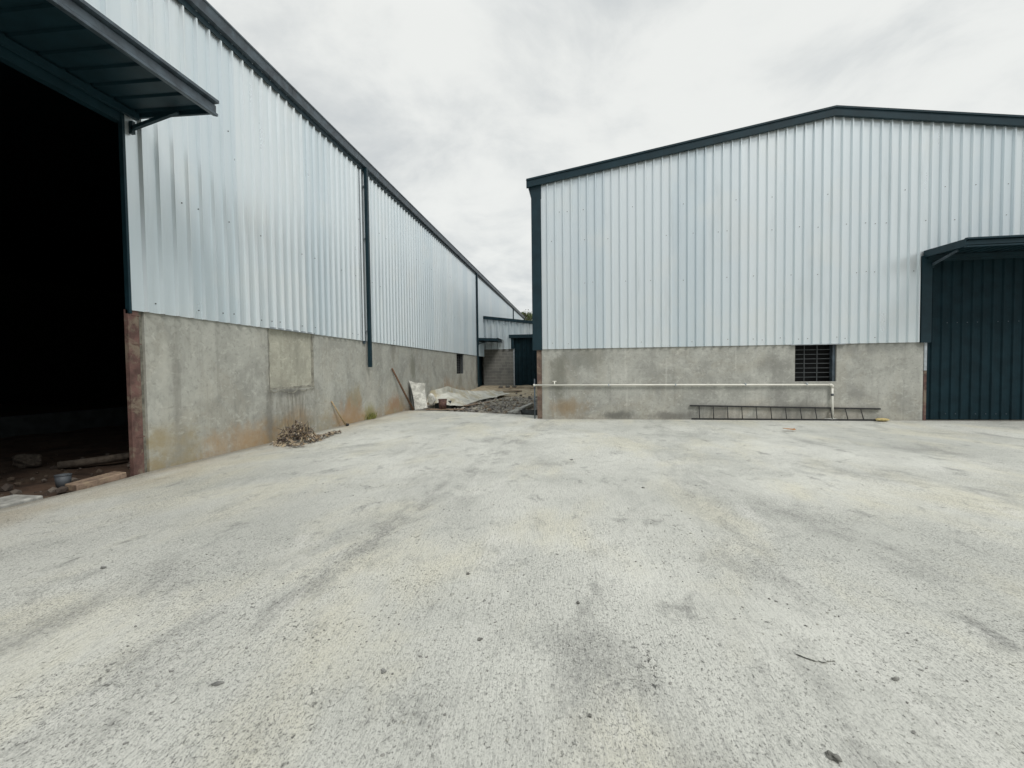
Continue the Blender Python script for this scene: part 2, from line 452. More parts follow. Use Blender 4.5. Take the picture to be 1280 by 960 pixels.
fl = MB(); nx, ny = 110, 110
for j in range(ny+1):
    for i in range(nx+1):
        x = -6.40 - 28*(i/nx)**1.7; y = -11.9 + 24*j/ny
        z = -.13 + .06*mnoise.noise(Vector((x*.9, y*.9, 1))) + .03*mnoise.noise(Vector((x*3, y*3, 5)))
        fl.v.append((x, y, min(z, -.05)))
for j in range(ny):
    for i in range(nx):
        a = j*(nx+1)+i; fl.f.append((a, a+1, a+nx+2, a+nx+1))
structure(fl.build('dirt_floor', 'soil', smooth=True))

# ------------------------------------------------------------------ long warehouse on the left
OX, OY = .16, .30
left_spots = [
    (13.2, .75, .55, 1.1, (.48, .46, .40), 1.6), (12.2, .65, .5, .55, (.27, .22, .12), .6), (13.1, .2, .5, .35, (.24, .23, .08), .7),
    (9.45, .65, .85, .95, (.13, .115, .09), 1.95), (8.55, .5, .18, .9, (.15, .145, .125), .55), (9.4, 1.05, .95, .14, (.13, .13, .115), .85),
    (11.9, .25, 1.0, .5, (.36, .21, .10), .55), (15.1, .3, .8, .42, (.33, .175, .085), .6), (7.7, .22, .8, .36, (.38, .245, .12), .6),
    (21.6, .65, 1.2, .6, (.34, .22, .12), .6), (6.15, 1.5, .12, 1.0, (.46, .46, .41), .55), (6.35, 1.2, .1, 1.3, (.20, .195, .17), .5),
    (16.9, 1.75, .35, .9, (.19, .195, .155), .7), (15.0, 2.25, .3, .5, (.17, .165, .14), .5), (24.2, .9, .8, .7, (.22, .21, .17), .6)]
M['plaster_left'] = mat_plaster('cement_render_long_wall', 1, left_spots, .85, (.362, .366, .330))
lw = thing('warehouse', 'long silver ribbed warehouse with a black open doorway, running away down the left side', 'warehouse', (XW, 5.7, 0), 'warehouses round the yard')
L = lambda u, d, z: (XW + .022 + d, u, z)      # u along y, d outwards
Y1 = 54.0
pl = MB()
T = .22
def wallbox(y0, y1, z0, z1): pl.box(XW-T, XW, y0, y1, z0, z1)
P0, P1, W0, W1 = 8.58, 10.17, 23.38, 24.93
wallbox(5.85, P0, -.25, 2.5); wallbox(P0, P1, -.25, 1.13); wallbox(P1, W0, -.25, 2.5)
wallbox(W0, W1, -.25, 1.32); wallbox(W1, 28.55, -.25, 2.5); wallbox(30.9, Y1, -.25, 2.5)
wallbox(-12, -.1, -.25, 2.5)
pl.build('plinth_wall', 'plaster_left', lw)
# bricked-up window
M['patch'] = mat_plaster('newer_render_patch', 1, [], 0.0, (.385, .38, .315))
pt = MB().box(XW-T+.01, XW-.026, P0, P1, 1.13, 2.5).build('blocked_window', 'patch', lw)
M['mortar'] = simple('dark_damp_mortar', (.21, .205, .17), .95, 0, .4, 9, .01, 30)
mr = MB()
def ragged(pts_in, pts_out):
    for k in range(len(pts_in)-1):
        mr.face([(XW-.020, *pts_in[k]), (XW-.020, *pts_in[k+1]), (XW+.006, *pts_out[k+1]), (XW+.006, *pts_out[k])])
def rline(y0, z0, y1, z1, n, amp, nin):
    a, b = [], []
    for k in range(n+1):
        t = k/n; y = y0+(y1-y0)*t; z = z0+(z1-z0)*t
        w = amp*(.35+abs(mnoise.noise(Vector((y*4, z*4, 2))))*1.6); w2 = .035+.05*abs(mnoise.noise(Vector((y*5, z*5, 9))))
        a.append((y+nin[0]*w2, z+nin[1]*w2)); b.append((y-nin[0]*w, z-nin[1]*w))
    ragged(a, b)
rline(P0, 2.46, P0, 1.10, 16, .035, (1, 0)); rline(P1, 2.46, P1, 1.10, 16, .022, (-1, 0)); rline(P0-.02, 1.13, P1+.02, 1.13, 22, .07, (0, 1))
mr.build('mortar_edge', 'mortar', pt)
MB().box(XW-.02, XW+.05, P0-.06, P1+.04, 2.452, 2.485).build('lintel', 'galv', pt)
# barred window far down the wall
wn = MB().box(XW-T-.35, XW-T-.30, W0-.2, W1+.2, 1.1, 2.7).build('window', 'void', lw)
wb = MB()
for k in range(1, 9): wb.box(XW-.14, XW-.125, W0, W1, 1.32+k*.137-.008, 1.32+k*.137+.008)
for k in range(1, 4): wb.box(XW-.125, XW-.11, W0+k*.387-.009, W0+k*.387+.009, 1.32, 2.5)
wb.build('window_bars', 'bars', wn)
MB().box(XW-.17, XW-.05, W1-.07, W1-.005, 1.32, 2.46).build('window_frame', 'bars', wn)
# cladding, with the doorway left open
cl = MB()
ribs(cl, 5.64, Y1, .265, lambda u: 2.452, lambda u: 7.80, L, first=5.875)
ribs(cl, -12, 5.64, .265, lambda u: 5.36, lambda u: 7.80, L, first=-11.8)
cl.build('wall_cladding', 'clad_left', lw, fix=False)
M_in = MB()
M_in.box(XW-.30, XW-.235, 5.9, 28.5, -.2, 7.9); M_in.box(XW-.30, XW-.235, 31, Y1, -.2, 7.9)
M_in.box(XW-.06, XW-.012, 5.68, Y1, 2.506, 7.78); M_in.box(XW-.06, XW-.012, -12, 5.68, 5.36, 7.78)  # dark liners added to stop daylight leaking in behind the sheets
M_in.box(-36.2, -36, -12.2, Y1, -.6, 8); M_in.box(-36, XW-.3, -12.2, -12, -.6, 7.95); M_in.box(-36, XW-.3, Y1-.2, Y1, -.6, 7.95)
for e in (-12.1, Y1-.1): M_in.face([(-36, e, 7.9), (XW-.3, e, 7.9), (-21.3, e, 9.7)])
M_in.box(XW+.002, XW+.014, 5.87, 23.3, 2.47, 2.53); M_in.box(XW+.002, XW+.014, 25, 28.4, 2.47, 2.53)  # dark strips standing in for the shade in the rib hollows
M_in.build('lining_and_rib_shade', 'inner', lw)
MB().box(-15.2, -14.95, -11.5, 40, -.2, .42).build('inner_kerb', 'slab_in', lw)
# roof: two sheets
rf = MB()
for xa, za, xb, zb in ((XW+.12, 8.02, -21.3, 9.75), (-36.1, 8.0, -21.3, 9.75)):
    rf.face([(xa, -12.3, za), (xa, Y1+.25, za), (xb, Y1+.25, zb), (xb, -12.3, zb)])
    rf.face([(xa, -12.3, za-.05), (xa, Y1+.25, za-.05), (xb, Y1+.25, zb-.05), (xb, -12.3, zb-.05)])
    rf.face([(xa, -12.3, za), (xa, -12.3, za-.05), (xb, -12.3, zb-.05), (xb, -12.3, zb)])
    rf.face([(xa, Y1+.25, za), (xa, Y1+.25, za-.05), (xb, Y1+.25, zb-.05), (xb, Y1+.25, zb)])
    rf.face([(xa, -12.3, za), (xa, Y1+.25, za), (xa, Y1+.25, za-.05), (xa, -12.3, za-.05)])
roof = rf.build('roof', 'teal', lw)
# eaves gutter with a rolled lip, in lengths with visible laps
gp = [(.0, 7.765), (.125, 7.79), (.150, 7.965), (.170, 7.975), (.170, 8.005), (.140, 8.005), (.125, 7.90), (.02, 7.87), (.0, 7.99)]
gt = MB()
yy = -12.2; k = 0
while yy < Y1+.2:
    e = min(yy+3.6, Y1+.2); s = .0 if k % 2 else .004
    gt.sweep([(d+s, z-s) for d, z in gp], yy, e, L); yy = e; k += 1
gut = gt.build('gutter', 'gutter', lw)
MB().sweep([(.004, 7.655), (.022, 7.655), (.022, 7.762), (.004, 7.762)], -12, Y1, lambda u, d, z: L(u, d+.034, z)).build('eaves_trim', 'teal', lw)
# downpipes
for yp, zb in ((12.98, 1.64), (28.08, .62), (44.4, .4), (53.7, .4)):
    dp = MB().box(XW+.075, XW+.175, yp-.055, yp+.055, zb, 7.78).build('downpipe', 'teal', lw, bevel=.008)
    for zc in (2.75, 5.6, 7.2):
        MB().box(XW+.03, XW+.074, yp-.10, yp+.075, zc, zc+.03).build('bracket', 'galv', dp)
MB().box(XW+.028, XW+.040, 12.72, 12.88, 2.36, 7.7).build('cover_strip', 'gutter', lw)
# doorway: jamb trim, rusty column, head beam
MB().box(XW-.03, XW+.040, 5.60, 5.637, 2.40, 5.30).build('jamb_trim', 'teal', lw)
co = MB()
co.box(XW-.06, XW+.005, 5.60, 5.615, -.2, 2.46); co.box(XW-.012, XW+.004, 5.615, 5.765, -.2, 2.46); co.box(XW-.06, XW-.045, 5.615, 5.765, -.2, 2.46)
co = co.build('door_column', 'rust', lw)
jt = MB().box(XW-.2, XW-.045, 5.77, 5.85, -.2, 2.46).build('wall_joint', 'mortar', lw)
for zc in (.55, 1.95, 2.38):
    MB().box(XW-.02, XW+.012, 5.66, 5.79, zc, zc+.014).build('tie_strap', 'rust', co)
MB().box(XW-.09, XW+.018, -.3, 5.64, 5.17, 5.33).build('head_beam', 'teal', lw)
# canopies on both warehouses share this builder
def canopy(parent, fn, a, b, z, pitch, braces, cap):
    """u from a to b along the wall; out 1.38 m; z = height of the underside at the wall"""
    sh = MB()
    us = [a]; k = a + .14
    while k + .06 < b:
        us += [k-.04, k-.02, k+.02, k+.04]; k += pitch
    us.append(b); hs = []
    for j, u in enumerate(us):
        hs.append(.03 if (j-1) % 4 in (1, 2) and 0 < j < len(us)-1 else 0.0)
    i = len(sh.v)
    for u, h in zip(us, hs):
        sh.v += [fn(u, .02, z+.03+h), fn(u, 1.27, z-.02+h)]
    for j in range(len(us)-1):
        sh.f.append((i+2*j, i+2*j+1, i+2*j+3, i+2*j+2))
    i = len(sh.v)
    for u, h in zip(us, hs):
        sh.v += [fn(u, .02, z+.034+h), fn(u, 1.27, z-.016+h)]
    for j in range(len(us)-1):
        sh.f.append((i+2*j, i+2*j+2, i+2*j+3, i+2*j+1))
    cn = sh.build('canopy', 'teal', parent, fix=False)
    MB().sweep([(.001, z-.006), (.056, z-.006), (.056, z+.135), (.001, z+.135)], a+.03, b-.03, fn).build('gap_filler', 'teal', cn)  # dark strip added so the rib gaps at the wall stay dark
    fr = MB()
    prof = [(1.27, z-.10), (1.33, z-.12), (1.36, z-.12), (1.36, z-.085), (1.305, z-.075), (1.330, z-.06), (1.330, z+.035), (1.305, z+.055), (1.385, z+.06), (1.385, z+.10), (1.30, z+.11), (1.27, z+.085)]
    fr.sweep(prof, a-.02, b+.02, fn)
    fr.build('canopy_gutter', 'gutter' if cap else 'teal', cn)
    for e in (a, b):
        ed = MB(); ed.sweep([(.02, z-.035), (1.268, z-.085), (1.268, z+.09), (.02, z+.14)], e-.018, e+.018, fn)
        ed.build('canopy_edge', 'teal', cn)
    MB().sweep([(.05, z-.10), (.11, z-.10), (.11, z-.005), (.05, z-.005)], a+.05, b-.05, fn).build('canopy_rail', 'teal', cn)
    for e in braces:
        s = 1 if e < (a+b)/2 else -1
        MB().bar(fn(e, .05, z-.24), fn(e, .82, z-.07), .05, .05).build('brace', 'gutter' if not cap else 'teal', cn)
        MB().bar(fn(e, .045, z-.32), fn(e, .045, z-.14), .05, .06).build('brace_plate', 'teal', cn)
    return cn
canopy(lw, L, -.4, 5.83, 5.37, .30, (5.72, 2.6, -.2), True)
# second, distant doorway in the same wall
canopy(lw, L, 28.45, 30.15, 3.50, .3, (28.6,), False)
MB().box(XW-.3, XW-.18, 28.5, 31.0, -.2, 3.6).build('side_door', 'tealdoor', lw)
MB().box(XW-.2, XW+.03, 28.42, 28.55, -.2, 3.42).build('side_door_frame', 'teal', lw)
# screw heads
def screw(mb, fn, u, z, r=.011):
    c = [fn(u+r*math.cos(w*math.pi/3), .010, z+r*math.sin(w*math.pi/3)) for w in range(6)]
    b = [fn(u+r*math.cos(w*math.pi/3), .0, z+r*math.sin(w*math.pi/3)) for w in range(6)]
    mb.face(c)
    for w in range(6): mb.face([b[w], b[(w+1) % 6], c[(w+1) % 6], c[w]])
sw = MB()
for zr in (2.62, 4.35, 6.1):
    u = 5.76
    while u < 27:
        if random.random() < .26: screw(sw, L, u + random.choice((0, .0, .06, -.05)), zr+random.uniform(-.02, .02), .010)
        u += .265
o = sw.build('screw_heads', 'ironblack', lw); o['kind'] = 'stuff'

# ------------------------------------------------------------------ gable warehouse on the right
right_spots = [
    (-.35, .35, .75, .35, (.27, .19, .10), .7), (-.55, 1.25, .35, .9, (.17, .17, .14), .7), (-.95, .9, .10, 1.3, (.40, .39, .34), .7), (.3, 1.8, .9, .4, (.19, .195, .17), .6),
    (1.1, .12, .55, .16, (.13, .13, .115), .8), (2.7, .1, .8, .14, (.15, .145, .13), .7), (3.9, .2, .7, .26, (.17, .165, .15), .6), (5.6, 1.55, .7, .3, (.21, .21, .19), .5),
    (5.6, .45, .35, 1.0, (.20, .20, .185), .5), (6.2, .3, .6, .35, (.17, .17, .155), .6), (8.2, 2.05, 1.6, .28, (.215, .22, .205), .6), (7.6, .7, .3, .3, (.19, .19, .18), .5)]
M['plaster_right'] = mat_plaster('cement_render_gable_wall', 0, right_spots, .16, (.375, .378, .345))
XL_, XR_, XRID = -1.08, 15.1, 6.92
rw = thing('warehouse', 'silver gable-ended warehouse with closed dark teal door, facing the yard on the right', 'warehouse', (7.0, YF, 0), 'warehouses round the yard')
R = lambda u, d, z: (u, YF - .022 - d, z)
YB = 46.0
top = lambda x: 8.30 - .157*abs(x-XRID)      # where the sheets meet the barge board
V0, V1 = 6.02, 7.08
p2 = MB()
def wb2(x0, x1, z0, z1): p2.box(x0, x1, YF, YF+.22, z0, z1)
wb2(XL_, V0, -.25, 2.14); wb2(V0, V1, -.25, 1.07); wb2(V1, 9.215, -.25, 2.14)
wb2(14.3, XR_, -.25, 2.14)
p2.box(XL_, XL_+.22, YF+.22, YB, -.25, 2.14)
p2.build('plinth_wall', 'plaster_right', rw)
c2 = MB()
ribs(c2, -1.06, 9.10, .236, lambda u: 2.112, lambda u: top(u)+.03, R, first=-.865)
ribs(c2, 9.10, 14.36, .236, lambda u: 4.30, lambda u: top(u)+.03, R, first=9.30)
ribs(c2, 14.36, XR_, .236, lambda u: 2.112, lambda u: top(u)+.03, R)
ribs(c2, YF+.02, YB, .236, lambda u: 2.112, lambda u: 7.0, lambda u, d, z: (XL_-.022-d, u, z))
c2.build('wall_cladding', 'clad_right', rw, fix=False)
l2 = MB(); l2.face([(XL_+.05, YF+.03, 2.1), (9.12, YF+.03, 2.1), (9.12, YF+.03, 4.3), (14.3, YF+.03, 4.3), (14.3, YF+.03, 2.1), (XR_, YF+.03, 2.1), (XR_, YF+.03, 7.0), (XRID, YF+.03, 8.28), (XL_+.05, YF+.03, 7.02)])
l2.box(XL_+.23, XL_+.26, YF+.3, YB, 0, 7.0)
l2.box(-1.0, 5.85, YF-.014, YF-.002, 2.128, 2.17); l2.box(7.3, 9.08, YF-.014, YF-.002, 2.128, 2.17)  # dark strips as painted shade under the rib ends
l2.build('lining_and_rib_shade', 'inner', rw)
# window with iron grille
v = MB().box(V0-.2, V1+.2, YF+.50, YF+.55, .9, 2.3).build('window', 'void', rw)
vb = MB()
for k in range(1, 8): vb.box(V0, V1-.06, YF+.125, YF+.14, 1.07+k*.128-.007, 1.07+k*.128+.007)
for k in range(1, 3): vb.box(V0+k*.33-.04-.007, V0+k*.33-.04+.007, YF+.11, YF+.124, 1.07, 2.112)
vb.build('window_bars', 'bars', v)
MB().box(V1-.075, V1-.004, YF+.05, YF+.2, 1.072, 2.11).build('window_frame', 'gutter', v)
MB().box(V0-.13, V1+.2, YF-.075, YF-.02, 2.095, 2.118).build('window_flashing', 'galv', v)
MB().box(V0, V1, YF-.004, YF+.2, 1.045, 1.074).build('window_sill', 'rubble', v)
# roof with barge boards
r2 = MB()
for xa, xb in ((XL_-.32, XRID), (XR_+.32, XRID)):
    za, zb = 8.47-.157*abs(xa-XRID), 8.47
    for dz in (0, .05): r2.face([(xa, YF-.10, za-dz), (xb, YF-.10, zb-dz), (xb, YB, zb-dz), (xa, YB, za-dz)])
    r2.face([(xa, YF-.10, za), (xa, YB, za), (xa, YB, za-.05), (xa, YF-.10, za-.05)])
r2.build('roof', 'teal', rw)
for s in (-1, 1):
    xe = XL_-.40 if s < 0 else XR_+.40
    ze = 8.50-.157*abs(xe-XRID)
    bb = MB()
    def strip(d0, d1, t0, t1):
        y0, y1 = YF-.022-d1, YF-.022-d0
        pts = [(xe, ze-t0), (XRID, 8.50-t0), (XRID, 8.50-t1), (xe, ze-t1)]
        i = len(bb.v)
        bb.v += [(x, y0, z) for x, z in pts] + [(x, y1, z) for x, z in pts]
        bb.f += [(i, i+1, i+2, i+3), (i+7, i+6, i+5, i+4)] + [(i+k, i+4+k, i+4+(k+1) % 4, i+(k+1) % 4) for k in range(4)]
    strip(.034, .125, .055, .245)
    strip(.0345, .150, .0, .05)
    bb.build('barge_board', 'teal', rw)
# corner post, eaves gutter end, plinth column
MB().box(XL_-.27, -1.062, YF-.075, YF+.16, 2.09, 7.04).build('corner_post', 'teal', rw)
MB().sweep([(-1.33, 6.62), (-1.47, 7.10), (-1.50, 7.19), (-1.05, 7.19), (-1.05, 6.62)], YF-.06, YB, lambda u, d, z: (d, u, z)).build('eaves_gutter', 'teal', rw)
cc = MB(); cc.box(XL_-.150, XL_-.006, YF-.012, YF+.002, -.2, 2.10); cc.box(XL_-.150, XL_-.135, YF+.002, YF+.2, -.2, 2.10); cc.box(XL_-.022, XL_-.006, YF+.002, YF+.2, -.2, 2.1)
cc.build('corner_column', 'rusttan', rw)
# sliding door and its trim
dr = MB()
ribs(dr, 9.30, 14.30, .236, lambda u: .03, lambda u: 4.30, lambda u, d, z: (u, YF+.03-d, z), first=9.42, h=.035)
dr.build('sliding_door', 'tealdoor', rw, fix=False)
MB().box(9.28, 14.3, YF+.04, YF+.08, .02, 4.3).build('door_backing', 'tealdoor', rw)
MB().box(9.09, 9.335, YF-.085, YF-.025, 2.10, 4.40).build('door_trim', 'teal', rw)
MB().box(14.28, 14.42, YF-.085, YF-.025, 2.10, 4.40).build('door_trim', 'teal', rw)
MB().box(9.22, 9.285, YF-.014, YF+.16, -.2, 1.35).build('door_post', 'rust', rw)
MB().box(9.22, 9.285, YF-.016, YF+.16, 1.352, 2.10).build('door_post', 'galv', rw)
MB().box(9.15, 14.4, YF-.092, YF-.078, 4.24, 4.50).build('door_track', 'teal', rw)
canopy(rw, R, 9.16, 14.45, 4.40, .236, (9.34, 11.9, 14.3), False)
ss = MB()
for zr in (2.28, 4.05, 5.35, 6.2):
    u = -.75
    while u < 14.6:
        if zr < top(u)-.3 and not (9.0 < u < 14.4 and zr < 4.6) and random.random() < .30:
            screw(ss, R, u + random.choice((0, 0, .03)), zr+random.uniform(-.03, .03), .011)
        u += .236
o = ss.build('screw_heads', 'stone', rw); o['kind'] = 'stuff'
ds = MB()
for zr in (2.62, .18):
    u = 9.54
    while u < 14:
        if random.random() < .7: screw(ds, lambda a, d, z: (a, YF+.028-d, z), u, zr, .012)
        u += .236
o = ds.build('door_screws', 'gutter', rw); o['kind'] = 'stuff'

# ------------------------------------------------------------------ lean-to closing the alley
YS = 30.3
sh = thing('shed', 'grey block and ribbed metal lean-to shed closing the far end of the alley', 'shed', (-4, YS, .35))
S = lambda u, d, z: (u, YS - d, z)
MB().box(XW+.03, -4.42, YS, YS+.2, -.3, 2.98).build('block_wall', 'blocks', sh)
stop = lambda u: 5.08 - .128*(u+6.5)
sc = MB(); ribs(sc, XW+.08, -4.40, .42, lambda u: 2.95, stop, lambda u, d, z: S(u, d+.02, z), first=-6.3, h=.11, base=.20, crest=.07, minor=False)
ribs(sc, -4.40, -1.15, .42, lambda u: 3.92, stop, lambda u, d, z: S(u, d+.02, z), first=-4.20, h=.11, base=.20, crest=.07, minor=False)
sc.build('wall_cladding', 'clad_shed', sh, fix=False)
tr = MB(); tr.v += [(x, y, z+dz) for y in (YS-.22, YS+.05) for x, z in ((XW+.08, stop(XW+.08)), (-1.15, stop(-1.15))) for dz in (0, .20)]
tr.f += [(0, 2, 3, 1), (4, 5, 7, 6), (0, 1, 5, 4), (2, 6, 7, 3), (1, 3, 7, 5), (0, 4, 6, 2)]
tr.build('roof_trim', 'teal', sh)
rr = MB()
rr.face([(XW+.08, YS-.1, stop(XW)+.2), (-1.15, YS-.1, stop(-1.15)+.2), (-1.15, YS+7, stop(-1.15)+.2), (XW+.08, YS+7, stop(XW)+.2)])
rr.build('roof', 'teal', sh)
d3 = MB(); ribs(d3, -4.28, -1.15, .30, lambda u: .36, lambda u: 3.80, lambda u, d, z: S(u, d-.06, z), h=.04, base=.1, crest=.05, minor=False)
dd = d3.build('door', 'tealdoor', sh, fix=False)
MB().box(-4.36, -1.15, YS+.08, YS+.2, .2, 3.9).build('door_backing', 'tealdoor', dd)
MB().box(-4.66, -4.36, YS-.10, YS-.03, 2.96, 3.94).build('door_trim', 'teal', sh)
MB().box(-4.70, -1.15, YS-.20, YS-.03, 3.70, 3.93).build('door_hood', 'teal', sh)
MB().box(-4.415, -4.34, YS-.03, YS+.16, .0, 2.97).build('door_post', 'galv', sh)
MB().box(-4.4, -1.15, YS-.3, YS+.1, .1, .40).build('doorstep', 'rubble', sh)
MB().box(XW+.04, -1.15, YS+6.8, YS+7, -.2, 4.2).build('back_wall', 'inner', sh)

# ------------------------------------------------------------------ things along the right wall
wp = thing('water_pipe', 'cream plastic water pipe running level along the right warehouse wall then turning down', 'pipe', (3, YF-.06, 0))
yp = YF-.062
MB().tube([(-1.30, yp, 1.03), (2, yp, 1.015), (4.5, yp, 1.0), (6.92, yp, .985)], .024, 12).build('pipe_run', 'pvc', wp, smooth=True)
MB().tube([(6.95, yp, .96), (6.95, yp-.01, .5), (6.955, yp-.03, .06)], .026, 12).build('riser', 'pvc', wp, smooth=True)
e = MB().tube([(6.86, yp, .985), (6.93, yp, .98), (6.95, yp, .965), (6.95, yp, .90)], .034, 12).build('elbow', 'pvc', wp, smooth=True)
MB().tube([(6.95, yp-.004, .68), (6.95, yp-.004, .74)], .035, 12).build('coupling', 'greyplastic', wp, smooth=True)
tp = MB().tube([(-.70, yp, 1.02), (-.70, yp, 1.13)], .02, 10).build('tap', 'pvc', wp, smooth=True)
MB().tube([(-.76, yp, 1.14), (-.64, yp, 1.14)], .014, 8).build('tap_handle', 'pvc', tp, smooth=True)
MB().tube([(-1.30, yp, 1.03), (-1.34, yp, 1.03)], .034, 12).build('end_cap', 'pvc', wp, smooth=True)
MB().rock((6.9, yp-.02, .03), .11, (1.7, .8, .35), .3, 2, 4).build('pipe_footing', 'rubble', wp, smooth=True)
for x in (.9, 2.8, 4.7, 6.3):
    MB().box(x-.015, x+.015, yp-.03, YF+.005, .985, 1.045).build('pipe_clip', 'galv', wp)

ld = thing('ladder', 'dark iron ladder lying on its side against the right warehouse wall', 'ladder', (5.6, YF-.2, 0))
bl, br_ = Vector((3.24, YF-.075, .025)), Vector((7.98, YF-.17, .025))
tl, tr_ = Vector((3.20, YF-.045, .405)), Vector((8.16, YF-.045, .315))
MB().bar(tl, tr_, .04, .04).build('rail', 'ironblack', ld)
MB().bar(bl, br_, .04, .04).build('rail', 'ironblack', ld)
for k in range(12):
    t0 = (3.46+k*.383-3.20)/(8.16-3.20); t1 = (3.46+k*.384-3.24)/(7.98-3.24)
    MB().tube([tl.lerp(tr_, t0), bl.lerp(br_, min(t1, .99))], .0115, 8).build('rung', 'ironblack', ld, smooth=True)

sp = MB().rock((8.06, YF-.30, .045), .115, (1.5, .8, .42), .45, 3, 11, .1)
tag(recentre(sp.build('foam_block', 'sponge', smooth=True)), 'small yellow foam lump at the right end of the ladder', 'foam block')

def leaf_mesh(mb, c, L_, W_, yaw, pitch, curl=.3, roll=0.0):
    """a curled six-point leaf"""
    M3 = Matrix.Rotation(yaw, 3, 'Z') @ Matrix.Rotation(pitch, 3, 'Y') @ Matrix.Rotation(roll, 3, 'X')
    pts = [(-.5, 0, 0), (-.18, .42, 0), (.18, .40, 0), (.5, 0, 0), (.18, -.40, 0), (-.18, -.42, 0)]
    i = len(mb.v)
    for x, y, z in pts:
        zz = curl*L_*(x*x*1.2 + y*y*.8)
        mb.v.append(tuple(Vector(c) + M3 @ Vector((x*L_, y*W_, zz))))
    mb.f += [(i, i+1, i+2, i+3), (i, i+3, i+4, i+5)]
of = MB(); leaf_mesh(of, (4.80, 11.02, .03), .26, .15, .3, .1, .5); leaf_mesh(of, (4.93, 11.0, .03), .14, .10, 1.0, -.2, .5)
o = of.build('dry_leaf', 'orangeleaf'); o.modifiers.new('t', 'SOLIDIFY').thickness = .003
tag(recentre(o), 'single orange-brown dry leaf on the concrete in front of the ladder', 'leaf')

# ------------------------------------------------------------------ things along the left wall
lp = MB(); rnd = random.Random(3)
cx, cy = -5.95, 8.62
for k in range(820):
    a = rnd.uniform(0, 2*math.pi); q = .36*math.sqrt(rnd.random())+abs(rnd.gauss(0, .06))
    h = .50*max(0, 1-(q/.42)**1.6)
    x, y = cx+q*math.cos(a)*.95, cy+q*math.sin(a)*1.15
    if x < XW+.05: x = XW+.05+rnd.random()*.05
    leaf_mesh(lp, (x, y, .015+h*(.25+.75*rnd.random()**.5)*(.8+.5*mnoise.noise(Vector((x*5, y*5, 2))))), rnd.uniform(.05, .13), rnd.uniform(.02, .05), rnd.uniform(0, 6.28), rnd.uniform(-1.0, 1.0), rnd.uniform(.3, 1.3), rnd.uniform(-.8, .8))
for k in range(150):
    t = rnd.random()
    leaf_mesh(lp, (cx+.22+rnd.gauss(0, .06)-.1*t, cy+.35+1.05*t, .02+.05*rnd.random()*(1-t*.5)), rnd.uniform(.05, .12), rnd.uniform(.02, .05), rnd.uniform(0, 6.28), rnd.uniform(-.6, .6), rnd.uniform(.3, 1.2), rnd.uniform(-.6, .6))
for k in range(60):
    leaf_mesh(lp, (cx+.35+rnd.gauss(0, .10), cy-.55+rnd.gauss(0, .09), .02+.03*rnd.random()), rnd.uniform(.05, .11), rnd.uniform(.02, .04), rnd.uniform(0, 6.28), rnd.uniform(-.5, .5), rnd.uniform(.3, 1.2))
for k in range(110):
    a = rnd.uniform(0, 6.28); q = rnd.uniform(0, .3)
    x, y = max(XW+.06, cx+q*math.cos(a)), cy+q*math.sin(a)
    b = Vector((x, y, .05+.2*rnd.random())); dv = Vector((rnd.uniform(-.6, .6), rnd.uniform(-.6, .6), rnd.uniform(0, 1.0))).normalized()*rnd.uniform(.12, .32)
    e = b+dv; e.x = max(e.x, XW+.03)
    lp.tube([b, b.lerp(e, .5)+Vector((0, 0, .02)), e], [.006, .005, .003], 5)
o = lp.build('leaf_heap', 'dryleaf', fix=False)
tag(recentre(o), 'heap of dry brown leaves and twigs at the foot of the left wall', 'leaf heap')

stk = thing('stick', 'short pale stick propped on the left wall beyond the leaf heap', 'stick', (-6.38, 11.3, 0))
MB().tube([(-6.36, 11.32, .03), (-6.45, 11.1, .40), (XW+.02, 10.92, .72)], [.024, .021, .019], 8).build('shaft', 'palewood', stk, smooth=True)
MB().rock((-6.34, 11.36, .035), .045, (1.2, 1.2, .9), .25, 2, 3).build('dark_tip', 'ironblack', stk, smooth=True)
po = MB().tube([(-6.22, 16.02, .02), (-6.38, 15.45, .80), (XW+.03, 14.84, 1.60)], [.040, .035, .030], 9).build('wooden_pole', 'wooddark', smooth=True)
tag(recentre(po), 'long brown wooden pole leaning on the left wall beside the upright white sheet', 'pole')

gr = MB()
for k in range(130):
    b = Vector((XW+.03+abs(rnd.gauss(0, .05)), 13.1+rnd.gauss(0, .13), 0)); h = rnd.uniform(.08, .26)
    t = b+Vector((rnd.gauss(.04, .05), rnd.gauss(0, .07), h)); w = Vector((rnd.uniform(-1, 1), rnd.uniform(-1, 1), 0)).normalized()*.006
    m_ = b.lerp(t, .55)+Vector((0, 0, .02)); t.x = max(t.x, XW+.01); m_.x = max(m_.x, XW+.01)
    i = len(gr.v); gr.v += [tuple(b-w), tuple(b+w), tuple(m_+w*.8), tuple(m_-w*.8), tuple(t)]
    gr.f += [(i, i+1, i+2, i+3), (i+3, i+2, i+4)]
tag(recentre(gr.build('grass_tuft', 'grass', fix=False)), 'yellow-green grass tuft growing under the nearest downpipe', 'grass tuft')

